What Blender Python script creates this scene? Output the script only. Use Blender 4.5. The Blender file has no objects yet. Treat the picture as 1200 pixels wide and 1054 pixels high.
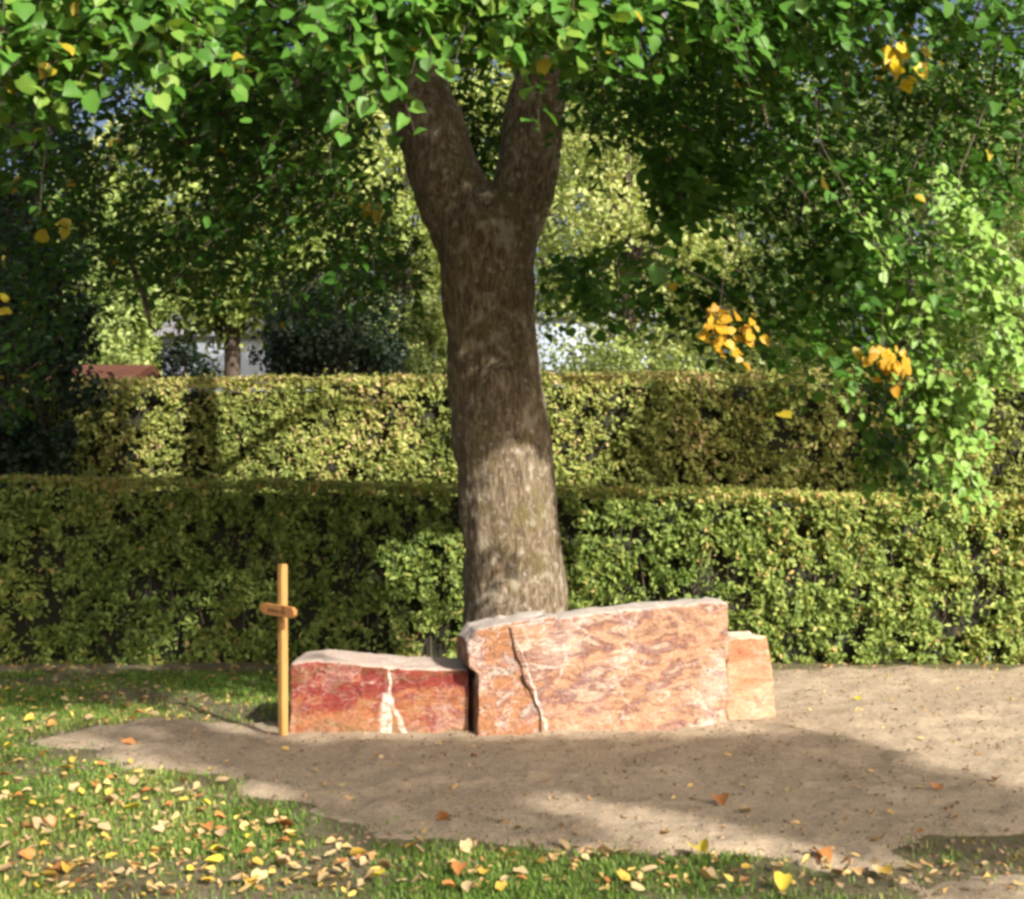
import bpy, bmesh, math, random
import numpy as np
from mathutils import Vector, noise as mnoise

rng = np.random.default_rng(7)
random.seed(7)
S = bpy.context.scene
COL = S.collection

# ------------------------------------------------------------------ camera
F = 1448.0            # focal length in photograph pixels (1200 wide)
HZ = 586.0            # row of the horizon
CH = 1.5              # camera height
cam_d = bpy.data.cameras.new("camera")
cam_d.sensor_width = 36.0
cam_d.lens = F / 1200 * 36
cam_d.shift_y = (HZ - 527) / 1200
cam_d.clip_end = 3000
cam = bpy.data.objects.new("camera", cam_d)
cam.location = (0, 0, CH)
cam.rotation_euler = (math.radians(90), 0, 0)
COL.objects.link(cam)
S.camera = cam

# ------------------------------------------------------------------ light
SUN_AZ, SUN_EL = math.radians(36), math.radians(32)   # from behind the camera, to the right
SUN = np.array([math.cos(SUN_EL) * math.sin(SUN_AZ), -math.cos(SUN_EL) * math.cos(SUN_AZ), math.sin(SUN_EL)])
W = bpy.data.worlds.new("World")
S.world = W
W.use_nodes = True
wn = W.node_tree.nodes
sky = wn.new("ShaderNodeTexSky")
sky.sky_type = 'NISHITA'
sky.sun_disc = False
sky.sun_elevation = SUN_EL
sky.sun_rotation = math.atan2(SUN[0], SUN[1])
sky.dust_density = 9.0
sky.air_density = 0.8
sky.ozone_density = 0.4
bg = wn["Background"]
bg.inputs[1].default_value = 0.105
W.node_tree.links.new(sky.outputs[0], bg.inputs[0])
sl = bpy.data.lights.new("sun", 'SUN')
sl.energy = 4.9
sl.angle = math.radians(0.8)
sl.color = (1.0, 0.93, 0.80)
so = bpy.data.objects.new("sun", sl)
so.rotation_euler = Vector(SUN).to_track_quat('Z', 'Y').to_euler()
so.location = (8, -10, 12)
COL.objects.link(so)
S.view_settings.view_transform = 'Standard'
S.view_settings.look = 'None'
S.view_settings.gamma = 1.0
S.view_settings.exposure = 0.95
S.cycles.use_denoising = True
S.cycles.max_bounces = 8
S.cycles.transmission_bounces = 4
S.cycles.filter_width = 3.2

# ------------------------------------------------------------------ helpers
def P(px, py, d):
    return np.array([(px - 600) * d / F, d, CH + (HZ - py) * d / F])

def G(px, py):
    d = CH * F / (py - HZ)
    return np.array([(px - 600) * d / F, d, 0.0])

def proj(p):
    p = np.asarray(p, float)
    d = np.where(np.abs(p[..., 1]) < 1e-3, 1e-3, p[..., 1])
    return 600 + p[..., 0] * F / d, HZ - (p[..., 2] - CH) * F / d

def in_frame(p, m=40):
    px, py = proj(p)
    return (p[..., 1] > 0.2) & (px > -m) & (px < 1200 + m) & (py > -m) & (py < 1054 + m)

def unit(v):
    return v / np.maximum(np.linalg.norm(v, axis=-1, keepdims=True), 1e-9)

def in_poly(poly, x, y):
    x = np.asarray(x, float); y = np.asarray(y, float)
    r = np.zeros(x.shape, bool)
    n = len(poly)
    for i in range(n):
        x1, y1 = poly[i]; x2, y2 = poly[(i + 1) % n]
        if y1 == y2: continue
        c = ((y1 > y) != (y2 > y)) & (x < (x2 - x1) * (y - y1) / (y2 - y1) + x1)
        r ^= c
    return r

def poly_pts(poly, n, rs=rng):
    a = np.array(poly, float)
    lo, hi = a.min(0), a.max(0)
    out = np.zeros((0, 2))
    while len(out) < n:
        q = rs.uniform(lo, hi, (max(64, n * 2), 2))
        out = np.vstack([out, q[in_poly(poly, q[:, 0], q[:, 1])]])
    return out[:n]

def poly_area(poly):
    a = np.array(poly, float)
    return 0.5 * abs(np.dot(a[:, 0], np.roll(a[:, 1], 1)) - np.dot(a[:, 1], np.roll(a[:, 0], 1)))

_tab = rng.random((64, 64, 64)).astype(np.float32)
def vnoise(p, f=1.0, off=0.0):
    """value noise 0..1 on an array of points"""
    q = np.asarray(p, float) * f + 1000.0 + off
    i = np.floor(q).astype(int); t = q - i; t = t * t * (3 - 2 * t)
    r = 0
    for dx in (0, 1):
        for dy in (0, 1):
            for dz in (0, 1):
                w = (t[..., 0] if dx else 1 - t[..., 0]) * (t[..., 1] if dy else 1 - t[..., 1]) * (t[..., 2] if dz else 1 - t[..., 2])
                r = r + w * _tab[(i[..., 0] + dx) % 64, (i[..., 1] + dy) % 64, (i[..., 2] + dz) % 64]
    return r

def fbm(p, f=1.0, o=4, off=0.0):
    r, a, s = 0, 0.5, 0
    for k in range(o):
        r = r + a * vnoise(p, f * 2 ** k, off + 7.3 * k); s += a; a *= 0.5
    return r / s

def link(name, me, mat=None, parent=None):
    o = bpy.data.objects.new(name, me)
    COL.objects.link(o)
    if mat is not None:
        for m in (mat if isinstance(mat, (list, tuple)) else [mat]):
            me.materials.append(m)
    if parent is not None:
        o.parent = parent
        o.matrix_parent_inverse = parent.matrix_basis.inverted()
    return o

def thing(name, label, cat, loc=(0, 0, 0), group=None):
    o = bpy.data.objects.new(name, None)
    o.empty_display_size = 0.2
    COL.objects.link(o)
    o.location = loc
    return tag(o, label, cat, group)

def tag(o, label, cat, group=None, kind=None):
    if label: o["label"] = label
    if cat: o["category"] = cat
    if group: o["group"] = group
    if kind: o["kind"] = kind
    return o

def mesh_np(name, V, faces_flat, sizes, attrs=None, smooth=False, mat_idx=None):
    me = bpy.data.meshes.new(name)
    V = np.asarray(V, np.float32); ff = np.asarray(faces_flat, np.int32); sz = np.asarray(sizes, np.int32)
    me.vertices.add(len(V)); me.vertices.foreach_set("co", V.ravel())
    me.loops.add(len(ff)); me.loops.foreach_set("vertex_index", ff)
    me.polygons.add(len(sz))
    st = np.concatenate([[0], np.cumsum(sz)[:-1]]).astype(np.int32)
    me.polygons.foreach_set("loop_start", st)
    me.polygons.foreach_set("loop_total", sz)
    if smooth: me.polygons.foreach_set("use_smooth", np.ones(len(sz), bool))
    if mat_idx is not None: me.polygons.foreach_set("material_index", np.asarray(mat_idx, np.int32))
    for k, a in (attrs or {}).items():
        at = me.attributes.new(k, 'FLOAT', 'POINT')
        at.data.foreach_set("value", np.asarray(a, np.float32))
    me.update(calc_edges=True)
    return me

# leaf outlines: (x, y, z) in leaf units; y runs along the midrib
T_BIG = (np.array([[0, .02, 0], [.30, -.06, .03], [.52, .22, .09], [.50, .56, .05], [.27, .84, -.03], [0, 1.06, -.14],
                   [-.24, .86, .0], [-.47, .60, .07], [-.53, .24, .06], [-.32, -.05, .02], [0, .48, -.04]]),
         [[0, 1, 2, 10], [2, 3, 10], [3, 4, 5, 10], [0, 10, 8, 9], [10, 7, 8], [10, 5, 6, 7]])
T_LIT = (np.array([[0, -.1, 0], [.26, .15, .16], [.30, .5, .10], [.1, 1.0, .02], [-.16, .7, .12], [-.2, .1, .02]]), [[0, 1, 2, 3], [0, 3, 4, 5]])
T_SMALL = (np.array([[0, 0, 0], [.34, .45, .08], [0, 1, -.06], [-.34, .45, .08]]), [[0, 1, 2], [0, 2, 3]])
T_SIX = (np.array([[0, -.02, 0], [.29, .2, .07], [.27, .6, .07], [0, 1.1, -.1], [-.25, .64, .06], [-.31, .24, .06]]),
         [[0, 1, 2, 3], [0, 3, 4, 5]])

def leaf_geo(pos, nrm, axis, size, tint, tmpl):
    tv, tf = tmpl
    n = unit(nrm)
    a = axis - (axis * n).sum(-1, keepdims=True) * n
    a = unit(a); b = np.cross(a, n)
    size = np.asarray(size).reshape(-1, 1, 1)
    N, K = len(pos), len(tv)
    wx = rng.uniform(.72, 1.12, (N, 1, 1)); cz = rng.normal(1.0, 1.1, (N, 1, 1)); sk = rng.normal(0, .12, (N, 1, 1))
    jit = rng.normal(0, .03, (N, K, 1)) if K > 4 else 0
    V = pos[:, None, :] + size * ((tv[None, :, 0:1] * wx + sk * tv[None, :, 1:2] + jit) * b[:, None, :] + (tv[None, :, 1:2] - .3) * a[:, None, :] + (tv[None, :, 2:3] * cz) * n[:, None, :])
    base = (np.arange(N) * K)[:, None]
    flat = np.concatenate([f for f in tf]); lens = [len(f) for f in tf]
    ff = (base + flat[None, :]).ravel()
    sz = np.tile(lens, N)
    return V.reshape(-1, 3), ff, sz, np.repeat(tint, K)

class Geo:
    """collects leaves and twigs of one part"""
    def __init__(s): s.V, s.f, s.z, s.t, s.m, s.n = [], [], [], [], [], 0
    def add(s, V, ff, sz, t, m=0):
        s.V.append(V); s.f.append(np.asarray(ff) + s.n); s.z.append(sz); s.t.append(t)
        s.m.append(np.full(len(sz), m)); s.n += len(V)
    def leaves(s, pos, nrm, axis, size, tint, tmpl):
        if len(pos): s.add(*leaf_geo(pos, nrm, axis, size, tint, tmpl))
    def twigs(s, A, B, r0, r1, m=1):
        if not len(A): return
        d = unit(B - A); u = unit(np.cross(d, np.array([.3, .9, .2]))); v = np.cross(d, u)
        ang = np.array([0, 2.094, 4.189]); N = len(A)
        ring = u[:, None, :] * np.cos(ang)[None, :, None] + v[:, None, :] * np.sin(ang)[None, :, None]
        V = np.concatenate([A[:, None] + ring * np.reshape(r0, (-1, 1, 1)), B[:, None] + ring * np.reshape(r1, (-1, 1, 1))], 1).reshape(-1, 3)
        q = np.array([0, 1, 4, 3, 1, 2, 5, 4, 2, 0, 3, 5])
        ff = ((np.arange(N) * 6)[:, None] + q).ravel()
        s.add(V, ff, np.full(N * 3, 4), np.full(N * 6, .5), m)
    def build(s, name, mats, parent=None):
        me = mesh_np(name, np.concatenate(s.V), np.concatenate(s.f), np.concatenate(s.z), {"tint": np.concatenate(s.t)}, False, np.concatenate(s.m))
        return link(name, me, mats, parent)

def rnd_unit(n):
    return unit(rng.normal(size=(n, 3)))

# ------------------------------------------------------------------ materials
def mat(name):
    m = bpy.data.materials.new(name); m.use_nodes = True
    nt = m.node_tree
    b = nt.nodes["Principled BSDF"]
    return m, nt, b

def N_(nt, t, **kw):
    n = nt.nodes.new(t)
    for k, v in kw.items():
        if k in n.inputs: n.inputs[k].default_value = v
        else: setattr(n, k, v)
    return n

def ramp(nt, src, stops, interp='LINEAR'):
    r = nt.nodes.new("ShaderNodeValToRGB")
    r.color_ramp.interpolation = interp
    e = r.color_ramp.elements
    while len(e) > len(stops): e.remove(e[-1])
    while len(e) < len(stops): e.new(.5)
    for k, (p, c) in enumerate(stops):
        e[k].position = p; e[k].color = (*c, 1) if len(c) == 3 else c
    nt.links.new(src, r.inputs[0])
    return r.outputs[0]

def mix(nt, fac, a, b, mode='MIX'):
    n = nt.nodes.new("ShaderNodeMix"); n.data_type = 'RGBA'; n.blend_type = mode
    for sock, v in ((n.inputs[0], fac), (n.inputs[6], a), (n.inputs[7], b)):
        if hasattr(v, "is_linked") or isinstance(v, bpy.types.NodeSocket): nt.links.new(v, sock)
        elif isinstance(v, (int, float)): sock.default_value = v
        else: sock.default_value = (*v, 1)
    return n.outputs[2]

def math_(nt, op, a, b=None, clamp=False):
    n = nt.nodes.new("ShaderNodeMath"); n.operation = op; n.use_clamp = clamp
    for k, v in enumerate((a, b)):
        if v is None: continue
        if isinstance(v, bpy.types.NodeSocket): nt.links.new(v, n.inputs[k])
        else: n.inputs[k].default_value = v
    return n.outputs[0]

def coords(nt, scale=(1, 1, 1), rot=(0, 0, 0), kind="Object"):
    tc = nt.nodes.new("ShaderNodeTexCoord"); mp = nt.nodes.new("ShaderNodeMapping")
    mp.inputs["Scale"].default_value = scale; mp.inputs["Rotation"].default_value = rot
    nt.links.new(tc.outputs[kind], mp.inputs[0])
    return mp.outputs[0]

def noise(nt, vec, scale, detail=4, rough=.55, dist=0):
    n = N_(nt, "ShaderNodeTexNoise", Scale=scale, Detail=detail, Roughness=rough, Distortion=dist)
    nt.links.new(vec, n.inputs["Vector"])
    return n.outputs[0]

def bump(nt, bsdf, h, strength, dist):
    b = N_(nt, "ShaderNodeBump", Strength=strength, Distance=dist)
    nt.links.new(h, b.inputs["Height"]); nt.links.new(b.outputs[0], bsdf.inputs["Normal"])

def leaf_mat(name, stops, trans=.3, rough=.45, spec=.35):
    m, nt, b = mat(name)
    at = nt.nodes.new("ShaderNodeAttribute"); at.attribute_name = "tint"
    c = ramp(nt, at.outputs["Fac"], stops)
    v = noise(nt, coords(nt), 35, 2)
    c2 = mix(nt, math_(nt, 'MULTIPLY', v, .45), c, [x * .55 for x in stops[len(stops) // 2][1]])
    nt.links.new(c2, b.inputs["Base Color"])
    b.inputs["Roughness"].default_value = rough
    b.inputs["Specular IOR Level"].default_value = spec
    tr = nt.nodes.new("ShaderNodeBsdfTranslucent")
    tc = mix(nt, 1.0, c2, (1.0, 1.0, .45), 'MULTIPLY')
    nt.links.new(tc, tr.inputs[0])
    mx = nt.nodes.new("ShaderNodeMixShader"); mx.inputs[0].default_value = trans
    nt.links.new(b.outputs[0], mx.inputs[1]); nt.links.new(tr.outputs[0], mx.inputs[2])
    nt.links.new(mx.outputs[0], nt.nodes["Material Output"].inputs[0])
    return m

def plain(name, c1, c2, scale, rough=.8, bmp=0, stretch=(1, 1, 1)):
    m, nt, b = mat(name)
    v = coords(nt, stretch)
    n = noise(nt, v, scale, 6)
    nt.links.new(ramp(nt, n, [(.3, c1), (.7, c2)]), b.inputs["Base Color"])
    b.inputs["Roughness"].default_value = rough
    if bmp: bump(nt, b, n, .6, bmp)
    return m

M = {}
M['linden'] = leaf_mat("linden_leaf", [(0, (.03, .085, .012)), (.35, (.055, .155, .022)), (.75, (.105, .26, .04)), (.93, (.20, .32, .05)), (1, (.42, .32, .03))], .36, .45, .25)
M['droop'] = leaf_mat("drooping_leaf", [(0, (.05, .12, .02)), (.5, (.14, .29, .05)), (1, (.29, .46, .10))], .36, .45, .3)
M['yellow'] = leaf_mat("yellow_leaf", [(0, (.40, .21, .015)), (1, (.56, .36, .03))], .35)
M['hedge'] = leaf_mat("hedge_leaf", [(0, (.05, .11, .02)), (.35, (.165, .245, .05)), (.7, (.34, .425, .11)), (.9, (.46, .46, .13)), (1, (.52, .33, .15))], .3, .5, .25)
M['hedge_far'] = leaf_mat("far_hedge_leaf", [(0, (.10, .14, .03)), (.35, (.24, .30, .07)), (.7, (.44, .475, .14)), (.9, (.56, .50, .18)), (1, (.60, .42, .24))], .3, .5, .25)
M['yew'] = leaf_mat("yew_leaf", [(0, (.012, .028, .014)), (.6, (.022, .05, .026)), (1, (.05, .09, .05))], .1, .5, .3)
M['far_yellow'] = leaf_mat("yellow_green_leaf", [(0, (.15, .23, .06)), (.5, (.36, .45, .13)), (1, (.60, .63, .28))], .42)
M['far_green'] = leaf_mat("mid_green_leaf", [(0, (.10, .16, .05)), (.5, (.24, .34, .10)), (1, (.48, .55, .20))], .42)
M['far_dark'] = leaf_mat("dark_green_leaf", [(0, (.018, .035, .02)), (.6, (.035, .065, .035)), (1, (.10, .14, .07))], .15)
M['twig'] = plain("twig_bark", (.03, .022, .015), (.07, .05, .035), 30)
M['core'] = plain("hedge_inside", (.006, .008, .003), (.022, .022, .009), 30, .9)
M['wood_inner'] = plain("hedge_branch", (.08, .06, .045), (.17, .13, .10), 20)

def bark_mat():
    m, nt, b = mat("linden_bark")
    v = coords(nt, (1, 1, .22))
    n1 = noise(nt, v, 46, 8, .75, .5)
    n2 = noise(nt, coords(nt), 5, 5)
    n3 = noise(nt, coords(nt), 17, 4)
    c = ramp(nt, n1, [(.36, (.042, .028, .018)), (.48, (.15, .11, .07)), (.64, (.37, .29, .20))])
    moss = ramp(nt, n2, [(.52, (0, 0, 0)), (.68, (1, 1, 1))])
    c = mix(nt, math_(nt, 'MULTIPLY', moss, .6), c, (.15, .13, .03))
    lich = ramp(nt, n3, [(.58, (0, 0, 0)), (.66, (1, 1, 1))])
    c = mix(nt, math_(nt, 'MULTIPLY', lich, .6), c, (.48, .44, .37))
    n4 = noise(nt, coords(nt, (1, 1, .7)), 6.5, 6, .65, .8)
    c = mix(nt, ramp(nt, n4, [(.54, (0, 0, 0)), (.64, (.6, .6, .6))]), c, (.46, .41, .33))
    c = mix(nt, ramp(nt, n4, [(.34, (.6, .6, .6)), (.42, (0, 0, 0))]), c, (.09, .07, .03))
    nt.links.new(c, b.inputs["Base Color"])
    b.inputs["Roughness"].default_value = .9
    bump(nt, b, n1, 1.0, .035)
    return m
M['bark'] = bark_mat()

# ------------------------------------------------------------------ which sun rays stay open
E1 = unit(np.cross(SUN, np.array([0, 0, 1.0]))); E2 = np.cross(E1, SUN)
CELL, HALF = .09, 320
LIT = np.full((2 * HALF, 2 * HALF), np.inf, np.float32)
def cells(p):
    u = np.clip((p @ E1) / CELL + HALF, 0, 2 * HALF - 1).astype(int)
    v = np.clip((p @ E2) / CELL + HALF, 0, 2 * HALF - 1).astype(int)
    return u, v, p @ SUN
def add_lit(p, rad=1, grid=None):
    g = LIT if grid is None else grid
    u, v, s = cells(p)
    for du in range(-rad, rad + 1):
        for dv in range(-rad, rad + 1):
            np.minimum.at(g, (np.clip(u + du, 0, 2 * HALF - 1), np.clip(v + dv, 0, 2 * HALF - 1)), s)
def blocks(p, gap=.3, grid=None):
    g = LIT if grid is None else grid
    u, v, s = cells(p)
    return s > g[u, v] + gap

def scr_pts(poly, d, step):
    n = int(poly_area(poly) / step ** 2 * (5 if d == 'ground' else 1)) + 8
    q = poly_pts(poly, n)
    if d == 'ground':
        dd = CH * F / (q[:, 1] - HZ)
    else:
        dd = np.full(n, float(d))
    return np.stack([(q[:, 0] - 600) * dd / F, dd, CH + (HZ - q[:, 1]) * dd / F], 1)

LIT_AREAS = [
    ([(700, 600), (1230, 592), (1230, 775), (880, 775), (700, 690)], 11.25, 6),
    ([(445, 640), (540, 650), (540, 772), (445, 772)], 11.25, 6),
    ([(170, 448), (750, 442), (700, 565), (210, 565)], 14.5, 5),
    ([(1130, 440), (1220, 440), (1220, 545), (1130, 545)], 14.5, 5),
    ([(536, 562), (656, 548), (664, 715), (540, 715)], 8.85, 6),
    ([(430, 775), (540, 735), (610, 715), (910, 700), (915, 840), (640, 850), (430, 845)], 7.8, 7),
    ([(340, 772), (430, 770), (430, 845), (340, 845)], 7.8, 8),
    ([(300, 662), (352, 662), (345, 865), (318, 865)], 7.75, 6),
    ([(925, 850), (915, 784), (1230, 790), (1230, 915), (1100, 885), (1000, 858)], 'ground', 7),
    ([(650, 944), (760, 966), (930, 1002), (880, 1002), (720, 972)], 'ground', 7),
    ([(0, 800), (300, 795), (270, 836), (0, 842)], 'ground', 12),
    ([(640, 400), (790, 400), (790, 440), (640, 440)], 16.4, 7),
    ([(40, 890), (170, 900), (330, 1000), (180, 1020)], 'ground', 10),
]
for poly, d, st in LIT_AREAS: add_lit(scr_pts(poly, d, st), 2 if d == 8.85 else 1)
KEYT = np.full_like(LIT, np.inf)
for poly, d, st in LIT_AREAS:
    if d in (8.85, 7.8): add_lit(scr_pts(poly, d, st), 1, KEYT)

SHADE_AREAS = [   # polygon, distance, how much of the light is taken
    ([(290, 868), (640, 870), (905, 856), (1000, 872), (1230, 955), (1230, 1010), (960, 996), (800, 955), (640, 930), (440, 908), (230, 872)], 'ground', 4.6),
    ([(250, 900), (430, 900), (640, 930), (720, 990), (450, 990)], 'ground', 3.4),
    ([(-20, 570), (440, 572), (440, 775), (-20, 775)], 11.2, 1.0),
    ([(440, 575), (700, 575), (700, 640), (440, 640)], 11.2, 1.6),
    ([(770, 440), (1080, 440), (1080, 570), (760, 570)], 14.4, 1.8),
    ([(50, 450), (165, 450), (150, 565), (50, 565)], 14.4, 1.6),
    ([(515, 240), (640, 240), (650, 535), (530, 550)], 8.9, 4.5),
    ([(430, 0), (680, 0), (650, 250), (480, 250)], 8.9, 4.5),
    ([(-10, 850), (120, 860), (330, 965), (600, 995), (600, 1060), (-10, 1060)], 'ground', 0.4),
    ([(600, 995), (1210, 1000), (1210, 1060), (600, 1060)], 'ground', 0.5),
    ([(90, 848), (330, 848), (430, 905), (190, 895)], 'ground', 2.2),
    ([(180, 838), (330, 830), (330, 865), (180, 865)], 'ground', 1.6),
    ([(-30, 110), (520, 110), (510, 330), (250, 330), (-30, 300)], 7.0, 1.6),
    ([(-30, 110), (520, 110), (510, 330), (250, 330), (-30, 300)], 8.4, 1.6),
    ([(-30, 80), (520, 80), (510, 330), (250, 330), (-30, 300)], 10.0, 1.6),
    ([(660, 60), (1100, 60), (1000, 250), (860, 290), (740, 250), (670, 170)], 6.6, 1.4),
    ([(660, 60), (1050, 60), (990, 290), (860, 300), (740, 250), (670, 170)], 9.0, 1.4),
    ([(-30, 110), (130, 110), (110, 560), (-30, 560)], 12.6, 1.5),
    ([(660, 90), (1010, 90), (990, 290), (860, 300), (740, 250), (670, 170)], 7.6, 1.4),
]

# ------------------------------------------------------------------ ground
def ground_mat():
    m, nt, b = mat("lawn_soil")
    v = coords(nt)
    n1 = noise(nt, v, 1.2, 6); n2 = noise(nt, v, 40, 5)
    c = ramp(nt, n1, [(.35, (.12, .125, .05)), (.6, (.24, .195, .12))])
    c = mix(nt, n2, c, (.07, .06, .03))
    nt.links.new(c, b.inputs["Base Color"]); b.inputs["Roughness"].default_value = .95
    n3 = noise(nt, v, 110, 4, .7)
    c = mix(nt, ramp(nt, n3, [(.5, (0, 0, 0)), (.66, (.8, .8, .8))]), c, (.06, .05, .025))
    nt.links.new(c, b.inputs['Base Color'])
    bump(nt, b, mix(nt, .5, n2, n3), .9, .03)
    return m
bm = bmesh.new()
bmesh.ops.create_grid(bm, x_segments=40, y_segments=40, size=300)
for v in bm.verts: v.co.y += 150; v.co.z = 0
me = bpy.data.meshes.new("ground"); bm.to_mesh(me); bm.free()
g = link("ground", me, ground_mat()); tag(g, "flat lawn ground under the hedges and trees", None, None, "structure")

SAND = [G(*q)[:2] for q in [(30, 872), (110, 850), (200, 846), (300, 848), (332, 842), (345, 808), (520, 800), (640, 790), (900, 783), (1050, 781), (1240, 786)]]
SAND += [(7.5, 10.8), (7.5, 6.2)]
SAND += [G(*q)[:2] for q in [(1260, 975), (1180, 990), (1130, 995), (1040, 1012), (960, 1016), (850, 1005), (760, 1000), (640, 996), (540, 990), (430, 986), (380, 968), (330, 950), (270, 925), (210, 902), (120, 895)]]
def seg_dist(pts, poly):
    pts = np.asarray(pts); best = np.full(len(pts), 1e9)
    A = np.array(poly); B = np.roll(A, -1, 0)
    for a, b_ in zip(A, B):
        ab = b_ - a; t = np.clip(((pts - a) @ ab) / (ab @ ab), 0, 1)
        best = np.minimum(best, np.linalg.norm(pts - (a + t[:, None] * ab), axis=1))
    return best
CORNER = [G(*q)[:2] for q in [(1060, 1040), (1130, 1028), (1230, 1018), (1280, 1080), (1080, 1090)]]
def sand_depth(xy):
    """signed distance into the sand, ragged"""
    p3 = np.c_[xy, np.zeros(len(xy))]
    wob = (fbm(p3, 2.2, 4) - .5) * .55
    r = np.full(len(xy), -9.0)
    for poly in (SAND, CORNER):
        d = seg_dist(xy, poly)
        r = np.maximum(r, np.where(in_poly(poly, xy[:, 0], xy[:, 1]), d, -d))
    return r + wob

def sand_mat():
    m, nt, b = mat("sandy_soil")
    v = coords(nt)
    n1 = noise(nt, v, .9, 5); n2 = noise(nt, v, 22, 6, .65); n3 = noise(nt, v, 90, 4, .7)
    c = ramp(nt, n1, [(.3, (.255, .20, .145)), (.7, (.345, .28, .205))])
    c = mix(nt, ramp(nt, n2, [(.42, (0, 0, 0)), (.72, (1, 1, 1))]), c, (.43, .345, .24))
    c = mix(nt, ramp(nt, n3, [(.50, (0, 0, 0)), (.66, (.9, .9, .9))]), c, (.12, .088, .058))
    nt.links.new(c, b.inputs["Base Color"]); b.inputs["Roughness"].default_value = .95
    bump(nt, b, mix(nt, .5, n2, n3), .8, .02)
    return m
def sand_z(p3):
    x, y = p3[:, 0], p3[:, 1]
    mound = .010 * np.exp(-((y - 7.72 - np.maximum(x, 0) * .24) / .16) ** 2) * ((x > -1.5) & (x < 1.7)) * (.3 + 1.4 * vnoise(p3, 5)) + .015 * np.exp(-(((x - 1.9) / .9) ** 2 + ((y - 8.5) / .7) ** 2))
    return np.maximum(-.012, (fbm(p3, 1.3, 3) - .5) * .05 + (fbm(p3, 3.5, 2) - .5) * .05 + (fbm(p3, 8, 4) - .5) * .035 + (fbm(p3, 28, 2) - .5) * .018 + mound)
st = .035
xs = np.arange(-5.2, 7.6, st); ys = np.arange(4.2, 11.6, st)
X, Y = np.meshgrid(xs, ys, indexing='ij')
xy = np.c_[X.ravel(), Y.ravel()]
sd = sand_depth(xy)
p3 = np.c_[xy, np.zeros(len(xy))]
z = .010 + sand_z(p3)
edge = np.clip(sd / .18 + .35, 0, 1)
z = np.where(edge > 0, z, 0) * edge - .03 * (1 - edge) + .006
V = np.c_[xy, z]
nx, ny = len(xs), len(ys)
ii = np.arange(nx * ny).reshape(nx, ny)
q = np.stack([ii[:-1, :-1], ii[1:, :-1], ii[1:, 1:], ii[:-1, 1:]], -1).reshape(-1, 4)
q = q[(sd[q] > -.08).any(1)]
used, inv = np.unique(q, return_inverse=True)
me = mesh_np("sand_bed", V[used], inv.ravel(), np.full(len(q), 4), None, True)
sandbed = link("sand_bed", me, sand_mat()); tag(sandbed, "bare sandy soil around the red stones", None, None, "structure")

# crumbs of soil
ico = bmesh.new(); bmesh.ops.create_icosphere(ico, subdivisions=1, radius=1)
IV = np.array([v.co[:] for v in ico.verts]); IF = np.array([[v.index for v in f.verts] for f in ico.faces]); ico.free()
def crumbs(n):
    xy = np.c_[rng.uniform(-4.4, 5.5, n * 3), rng.uniform(4.6, 11, n * 3)]
    s = sand_depth(xy); xy = xy[s > -.45][:n]; sd_ = sand_depth(xy); n = len(xy)
    r = .003 + .013 * rng.random(n) ** 4
    z = np.where(sd_ > .03, sand_z(np.c_[xy, np.zeros(n)]) + .017, .004)
    V = np.c_[xy, z][:, None] + IV[None] * r[:, None, None] * rng.uniform(.6, 1.3, (n, len(IV), 1)) * np.array([1, 1, .7])
    ff = ((np.arange(n) * len(IV))[:, None, None] + IF).ravel()
    return mesh_np("soil_crumbs", V.reshape(-1, 3), ff, np.full(n * len(IF), 3))
o = link("soil_crumbs", crumbs(13000), plain("soil_crumb", (.08, .055, .035), (.30, .22, .14), 6, .95)); tag(o, "loose crumbs of soil on the sandy bed", None, None, "stuff")

# ------------------------------------------------------------------ grass
def grass(n):
    xy = np.c_[rng.uniform(-6.2, 6.8, n), 4.3 + 7 * rng.random(n) ** 1.6]
    px, py = proj(np.c_[xy, np.zeros(len(xy))])
    k = (px > -420) & (px < 1620) & (py < 1090); xy = xy[k]
    s = sand_depth(xy)
    p3 = np.c_[xy, np.zeros(len(xy))]
    thin = fbm(p3, 1.6, 3, 31)
    keep = (rng.random(len(xy)) < np.clip(.45 - s / .28, 0, 1) ** 1.5) & (rng.random(len(xy)) < np.clip((.62 + .08 * (xy[:, 0] > -.6) - thin) * 6, .10, 1)) & (xy[:, 1] < 10.55 + .3 * rng.random(len(xy)))
    keep |= (s > 0) & (s < .4) & (rng.random(len(xy)) < .03)
    xy = xy[keep]; n = len(xy)
    h = rng.uniform(.012, .036, n) * np.where(xy[:, 1] < 7, 1, 1.0)
    a = rng.uniform(0, 6.283, n); lean = rng.uniform(.2, 1.1, n)
    w = rng.uniform(.0022, .0042, n) * (1 + (xy[:, 1] - 4.6) * .12)
    b_ = np.c_[xy, np.zeros(n)]
    side = np.c_[np.cos(a), np.sin(a), np.zeros(n)] * w[:, None]
    fw = np.c_[-np.sin(a), np.cos(a), np.zeros(n)] * (h * lean)[:, None]
    up = np.array([0, 0, 1.0])
    V = np.stack([b_ - side, b_ + side, b_ + fw * .35 + up * (h * .65)[:, None] + side * .7, b_ + fw * .35 + up * (h * .65)[:, None] - side * .7, b_ + fw + up * h[:, None]], 1)
    q = np.array([0, 1, 2, 3, 3, 2, 4])
    ff = ((np.arange(n) * 5)[:, None] + q).ravel()
    t = np.clip(rng.normal(.5, .22, n) + (fbm(b_, 1.1, 3, 5) - .5) * .8, 0, 1)
    return mesh_np("lawn_grass", V.reshape(-1, 3), ff, np.tile([4, 3], n), {"tint": np.repeat(t, 5)})
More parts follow.
